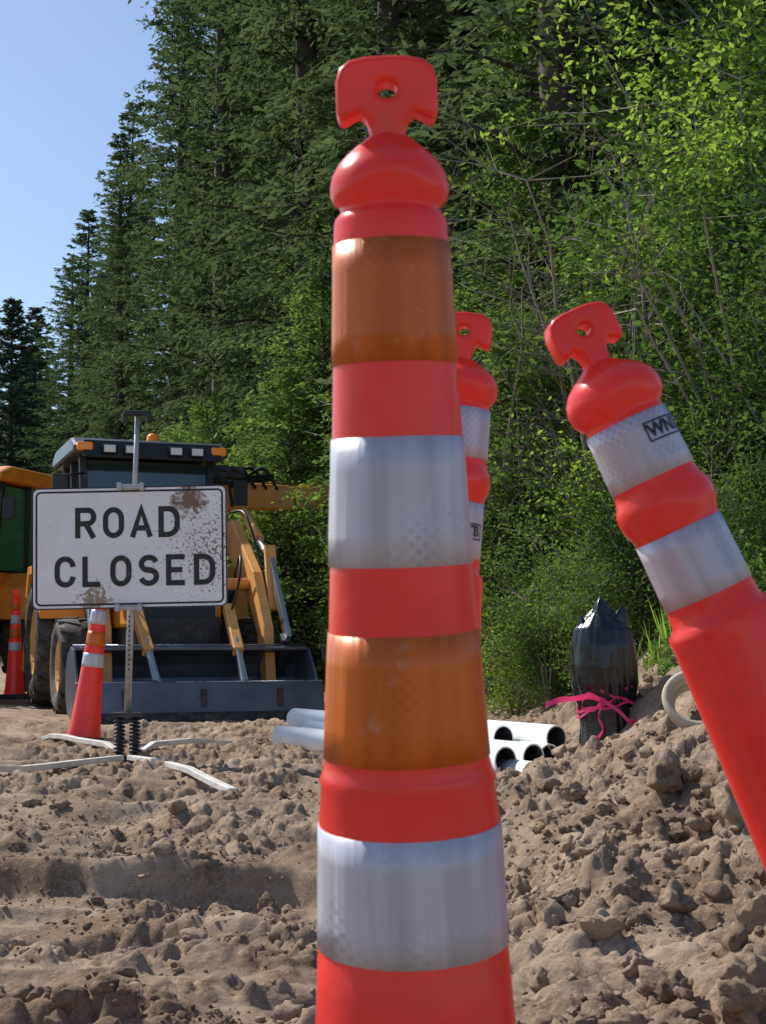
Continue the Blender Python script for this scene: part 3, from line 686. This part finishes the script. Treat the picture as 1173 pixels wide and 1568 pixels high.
# ------------------------------------------------------------------ vegetation
def quads(C,D,Wd,l,w):
    l=l[:,None]; w=w[:,None]
    V=np.stack([C-D*l*.5,C+Wd*w*.5+D*l*.08,C+D*l*.5,C-Wd*w*.5+D*l*.08],1).reshape(-1,3)
    Q=np.arange(len(V)).reshape(-1,4); return V,Q
def norm(a): return a/np.maximum(1e-6,np.linalg.norm(a,axis=1,keepdims=True))
def build(name,LV,LQ,wood,mats):
    VS=[LV]; QS=[LQ]; mi=[np.zeros(len(LQ))]; c=len(LV)
    for pts,rad,n in wood:
        v,f=tubemesh(pts,rad,n,False); VS.append(np.array([tuple(p) for p in v])); QS.append(np.array(f)+c); mi.append(np.ones(len(f))); c+=len(v)
    return fast_mesh(name,np.concatenate(VS),np.concatenate(QS),mats,np.concatenate(mi))
def conifer(name,seed,H,R,m,leaf=.13,bh=.05,dens=1.0,whorl=.42):
    g=RS(seed); C=[];D=[];Ls=[]; wood=[]
    lean=(g.rand(2)-.5)*.02*H
    wood.append(([ (lean[0]*t,lean[1]*t,H*t) for t in np.linspace(0,1,9)],[max(.01,.013*H*(1-t)**.8) for t in np.linspace(0,1,9)],8))
    z=H*bh; az=0
    while z<H*.995:
        t=z/H
        nb=int((5.5 if t<.8 else 6)*dens+g.rand())
        for k in range(nb):
            az+=2.4+g.rand()*.6
            L=R*min(1,(1-t)**.75*1.25)*g.uniform(.55,1.15)+.14
            if t<.25: L*=.55+1.8*t*g.uniform(.6,1.1)
            zz=z+g.uniform(-.15,.15)
            up=g.uniform(-.05,.25)+.45*t; dr=g.uniform(.2,.45)*(1.1-t)
            ca,sa=math.cos(az),math.sin(az)
            n=max(4,int(L/.115*dens))
            s=np.sort(g.uniform(.12,1,n))
            P=np.stack([ca*s*L,sa*s*L,zz+L*(up*s-dr*s*s)+0*s],1)+np.array([lean[0]*t,lean[1]*t,0])
            bd=norm(np.stack([ca+0*s,sa+0*s,up-2*dr*s],1)); sd=np.array([-sa,ca,0])
            if L>.5: wood.append(([(lean[0]*t+ca*q*L,lean[1]*t+sa*q*L,zz+L*(up*q-dr*q*q)) for q in (0,.4,.8)],[.012*L+.006,.008*L+.004,.004],3))
            for side in (-1,1):
                tl=(.10+.36*L*(1-s)**.7*np.minimum(1,s*3))*g.uniform(.6,1.2,n); tl=np.minimum(tl,.65)
                td=norm(bd*.8+sd*side*g.uniform(.6,1.1,n)[:,None]+np.array([0,0,-.4])*g.uniform(.0,1.5,n)[:,None])
                for q in range(4):
                    u=(q+.5)/4; ok=tl*4>q*leaf*.8 if q>0 else np.ones(n,bool)
                    if not ok.any(): continue
                    cc=P+td*(tl*u)[:,None]+np.array([0,0,-.16])*(tl*u*u)[:,None]
                    jit=g.normal(0,.025,(n,3)); dd=norm(td+g.normal(0,.35,(n,3)))
                    C.append((cc+jit)[ok]); D.append(dd[ok]); Ls.append((leaf*g.uniform(.7,1.5,n))[ok])
            C.append(P); D.append(norm(bd+g.normal(0,.2,(n,3)))); Ls.append(leaf*g.uniform(.9,1.6,n))
        z+=whorl*(1.15-.6*t)*g.uniform(.75,1.25)*(H/18)**.5
    C=np.concatenate(C);D=np.concatenate(D);Ls=np.concatenate(Ls)
    Wd=norm(np.cross(D,g.normal(0,.7,C.shape)+np.array([0,0,1])))
    V,Q=quads(C,D,Wd,Ls,Ls*g.uniform(.24,.42,len(Ls)))
    return build(name,V,Q,wood,[m,M['bark']])
def shrub(name,seed,H,R,m,nleaf,leaf,stems=9,wm=None,clump=.16,low=.15):
    g=RS(seed); wood=[]; tips=[]
    for k in range(stems):
        a=g.rand()*6.28; out=R*g.uniform(.25,1); hh=H*g.uniform(.65,1)
        P=[]; 
        for i in range(8):
            t=i/7; P.append(Vector((math.cos(a)*out*t**1.3+g.normal(0,.04)*H*.2*t,math.sin(a)*out*t**1.3+g.normal(0,.04)*H*.2*t,hh*(t**.85))))
        wood.append((P,[.012*H**.6*(1-i/8)+.003 for i in range(8)],5))
        for j in range(11):
            i=g.randint(1,8); q=P[i]; aa=g.rand()*6.28; l=H*g.uniform(.10,.28)
            d=Vector((math.cos(aa),math.sin(aa),g.uniform(-.1,.9))).normalized()
            B=[q,q+d*l*.5+Vector(g.normal(0,.03,3)),q+d*l+Vector(g.normal(0,.05,3))+Vector((0,0,.05))]
            wood.append((B,[.007,.005,.002],3)); tips+= [B[1],B[2]]
            for w in range(3):
                aa=g.rand()*6.28; d2=(d+Vector((math.cos(aa),math.sin(aa),g.uniform(-.3,.6)))*.9).normalized(); s=B[1+w%2]; e2=s+d2*l*.6
                wood.append(([s,e2],[.0035,.002],3)); tips+=[e2,(s+e2)/2]
    T=np.array([tuple(t) for t in tips]); T=T[T[:,2]>low*H*.5]
    wts=g.rand(len(T))**3+.02; wts/=wts.sum(); idx=g.choice(len(T),nleaf,p=wts)
    C=T[idx]+g.normal(0,clump,(nleaf,3)); C[:,2]=np.maximum(C[:,2],.03)
    D=norm(g.normal(0,1,(nleaf,3))*np.array([1,1,.6])+np.array([0,0,-.15])); Wd=norm(np.cross(D,g.normal(0,.7,(nleaf,3))+np.array([0,0,1])))
    Ls=leaf*g.uniform(.6,1.3,nleaf); V,Q=quads(C,D,Wd,Ls,Ls*g.uniform(.4,.6,nleaf))
    return build(name,V,Q,wood,[m,wm or M['twig']])

CON=[conifer('conifer_%d'%i,100+i,20,[2.7,2.3,2.9,2.5][i],M['con'],.14,[.04,.1,.16,.06][i]) for i in range(4)]
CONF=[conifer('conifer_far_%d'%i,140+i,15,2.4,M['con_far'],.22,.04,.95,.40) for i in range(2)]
SAP=[conifer('young_%d'%i,200+i,4.5,1.35,M['con2'],.07,.03,1.1,.26) for i in range(2)]
SB=[shrub('bright_%d'%i,300+i,5,1.5,M['leafb'],8500,.085,11,clump=.12,low=.5) for i in range(2)]
SD=[shrub('dark_%d'%i,320+i,2.6,1.2,M['leafd'],7000,.07,10,clump=.12) for i in range(3)]
SL=[shrub('light_%d'%i,350+i,2.2,1.1,M['leafb'],5000,.055,9,clump=.12) for i in range(1)]
SR=[shrub('rust',340,3.4,1.2,M['leafr'],4000,.08,8)]
SN=[shrub('bare_%d'%i,360+i,4.2,1.3,M['leafd'],500,.05,7) for i in range(2)]
g=RS(77)
def place(name,me,x,y,s=1,rz=None,sz=None,dz=0):
    o=add_obj(name,me,None,(x,y,gz(x,y)-.1+dz)); o.rotation_euler=(g.normal(0,.015),g.normal(0,.015),g.rand()*6.28 if rz is None else rz); o.scale=(s,s,sz or s); return o
CT='conifer_tree'
for x,y,k,s,h in ((-3.4,30,0,.98,24),(-1.6,26,1,1.0,22),(-5.6,37,2,.9,18.5),(-7.4,40,3,.85,14.4),(-8.3,44,1,.95,16.5),(-10.2,48,0,.95,14.3),(-12.2,55,2,1.0,14.4),(-9,52,3,1.0,16),(-6,42,1,1,20),(-3.5,36,3,1,22),(-4.4,33,1,.7,12),(1.0,19.5,2,.95,20),(3.4,18,0,.95,21),(5.2,20,3,1,20)):
    place(CT,CON[k],x,y,s,sz=h/20)
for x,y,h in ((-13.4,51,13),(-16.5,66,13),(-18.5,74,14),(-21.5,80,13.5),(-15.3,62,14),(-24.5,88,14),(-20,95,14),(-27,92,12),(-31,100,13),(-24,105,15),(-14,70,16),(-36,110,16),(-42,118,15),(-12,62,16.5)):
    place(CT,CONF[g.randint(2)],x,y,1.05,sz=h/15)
pts=[]
tries=0
while len(pts)<72 and tries<9000:
    tries+=1
    y=15+40*g.rand()**1.3; x=g.uniform(-.25*y,.36*y+2); b=float(bank(x,y))
    if b<1.6 : continue
    px=2178*x/y+586
    if y<24 and px<420: continue
    if px-2178*2.6/y<215: continue
    if any((x-a)**2+(y-c)**2<(2.2+.03*y)**2 for a,c in pts): continue
    pts.append((x,y)); place(CT,CON[g.randint(4)],x,y,g.uniform(.8,1.15),sz=g.uniform(.8,1.2))
YF='young_fir_tree'
for x,y,s in ((-1.25,18.9,.95),(-.7,19.2,1.2),(-2.0,21,.9),(.1,17.5,1.0),(1.7,14.8,1.2),(2.6,15.6,1.3),(.9,15.5,.9),(-2.7,23,1.0),(3.9,15,1.3),(-3.6,25,1.0),(1.2,13.6,.55),(2.0,17,1.6),(-.3,21,1.5),(2.2,13.6,.9),(3.2,13.8,1.2),(1.25,12.9,.8),(1.9,12.6,.7)):
    place(YF,SAP[g.randint(2)],x,y,s)
LS='leafy_shrub'
for x,y,k,s in ((3.55,12.6,0,1.0),(4.4,13.2,1,1.05),(3.25,11.8,1,.86)): place(LS,SB[k],x,y,s)
for x,y,s in ((2.75,10.4,1.1),(3.3,10.9,1.3),(2.4,11.4,1.0),(1.9,10.6,.62),(2.9,9.6,.8),(3.4,12.0,1.5),(1.6,12.2,.8),(2.2,13.0,1.0),(1.2,12.8,.7),(2.1,9.6,.5),(1.3,11.2,.5),(1.55,10.2,.45),(-.5,19.0,.9),(-.1,16.5,.9),(-1.8,19.8,1.2),(-2.6,20.5,1.1),(.5,15,1.0),(-3.6,23.5,1.4),(-4.6,26.5,1.4),(-5.5,30,1.3),(.9,14.2,.8),(3.1,14.4,1.4),(2.4,8.9,.4),(-6.5,33,1.2),(-8,38,1.6),(-10.5,44,1.5),(-12.5,50,1.5)):
    place(LS,SD[g.randint(3)],x,y,s)
for x,y,s in ((1.5,13.3,1.0),(-1.3,20,1.4),(-3.0,22,1.3),(.4,16.8,1.1),(1.1,12.0,.5),(-4,26,1.3),(1.5,11.4,.5),(-1.9,19.3,1.0),(2.1,11.6,.9),(2.6,10.2,.55)): place(LS,SL[0],x,y,s)
place(LS,SR[0],-2.6,21.5,.95)
for x,y,s in ((1.1,13.2,1.1),(1.7,12.6,1.0),(2.4,11.6,1.0),(1.9,11.9,1.05)): place('bare_shrub',SN[g.randint(2)],x,y,s)

def undergrowth():
    R=RS(9); N=52000; y=8.2+14*R.rand(N)**1.4; b=.85+R.rand(N)**1.2*3.5; x=b+np.interp(y,XB_Y,XB_X)
    d=fbm(x*1.6,y*1.6,201,3); keep=(d>.46)|(R.rand(N)<.12); x,y,d=x[keep],y[keep],d[keep]; n=len(x)
    z=ground_h(x,y,False)+R.rand(n)**1.3*(.1+1.1*np.clip(d-.42,0,1)*3)*np.clip((bank(x,y)-.7),.1,1)
    C=np.stack([x,y,z],1); D=norm(R.normal(0,1,(n,3))*np.array([1,1,.7])); W=norm(np.cross(D,R.normal(0,.6,(n,3))+np.array([0,0,1])))
    L=R.uniform(.03,.075,n); V,Q=quads(C,D,W,L,L*.5); add_obj('undergrowth',fast_mesh('undergrowth',V,Q,[M['leafd']]))
    N=9000; y=8.3+8*R.rand(N); b=.8+R.rand(N)*2.0; x=b+np.interp(y,XB_Y,XB_X); k=fbm(x*2.2,y*2.2,222,2)>.52; x,y=x[k],y[k]; n=len(x)
    C=np.stack([x,y,ground_h(x,y,False)],1); h=R.uniform(.12,.42,n); D=norm(R.normal(0,.35,(n,3))+np.array([0,0,1])); W=norm(np.cross(D,R.normal(0,1,(n,3))))
    V,Q=quads(C+D*(h*.5)[:,None],D,W,h,np.full(n,.012)); add_obj('grass',fast_mesh('grass',V,Q,[M['leafb']]))
undergrowth()

# ------------------------------------------------------------------ light, sky, camera
AZ,EL=-50,45
w=D2.worlds.new('World'); scene.world=w; w.use_nodes=True; N=w.node_tree.nodes; L=w.node_tree.links
sk=N.new('ShaderNodeTexSky'); sk.sky_type='NISHITA'; sk.sun_disc=False; sk.sun_elevation=math.radians(EL); sk.sun_rotation=math.radians(AZ%360)
sk.air_density=1.0; sk.dust_density=.7; sk.ozone_density=3.0
L.new(sk.outputs[0],N['Background'].inputs[0]); N['Background'].inputs[1].default_value=.14
ld=D2.lights.new('sun','SUN'); ld.energy=5.0; ld.angle=math.radians(.5); ld.color=(1,.96,.89)
lo=D2.objects.new('sun',ld); COL.objects.link(lo); a=math.radians(AZ); el=math.radians(EL)
dr=Vector((math.sin(a)*math.cos(el),math.cos(a)*math.cos(el),math.sin(el))); lo.rotation_mode='QUATERNION'; lo.rotation_quaternion=dr.to_track_quat('Z','Y'); lo.location=dr*60
cd=D2.cameras.new('camera'); cd.sensor_fit='VERTICAL'; cd.sensor_height=36; cd.sensor_width=27; cd.lens=50; cd.clip_end=2000; cd.clip_start=.05
cd.dof.use_dof=True; cd.dof.focus_distance=6.0; cd.dof.aperture_fstop=20
co=D2.objects.new('camera',cd); COL.objects.link(co); co.location=(0,0,.8); co.rotation_euler=(math.radians(90+5.04),0,0); scene.camera=co
scene.view_settings.view_transform='Standard'; scene.view_settings.look='None'; scene.view_settings.exposure=0
print('trees',len(pts),'ground verts',nx*ny)
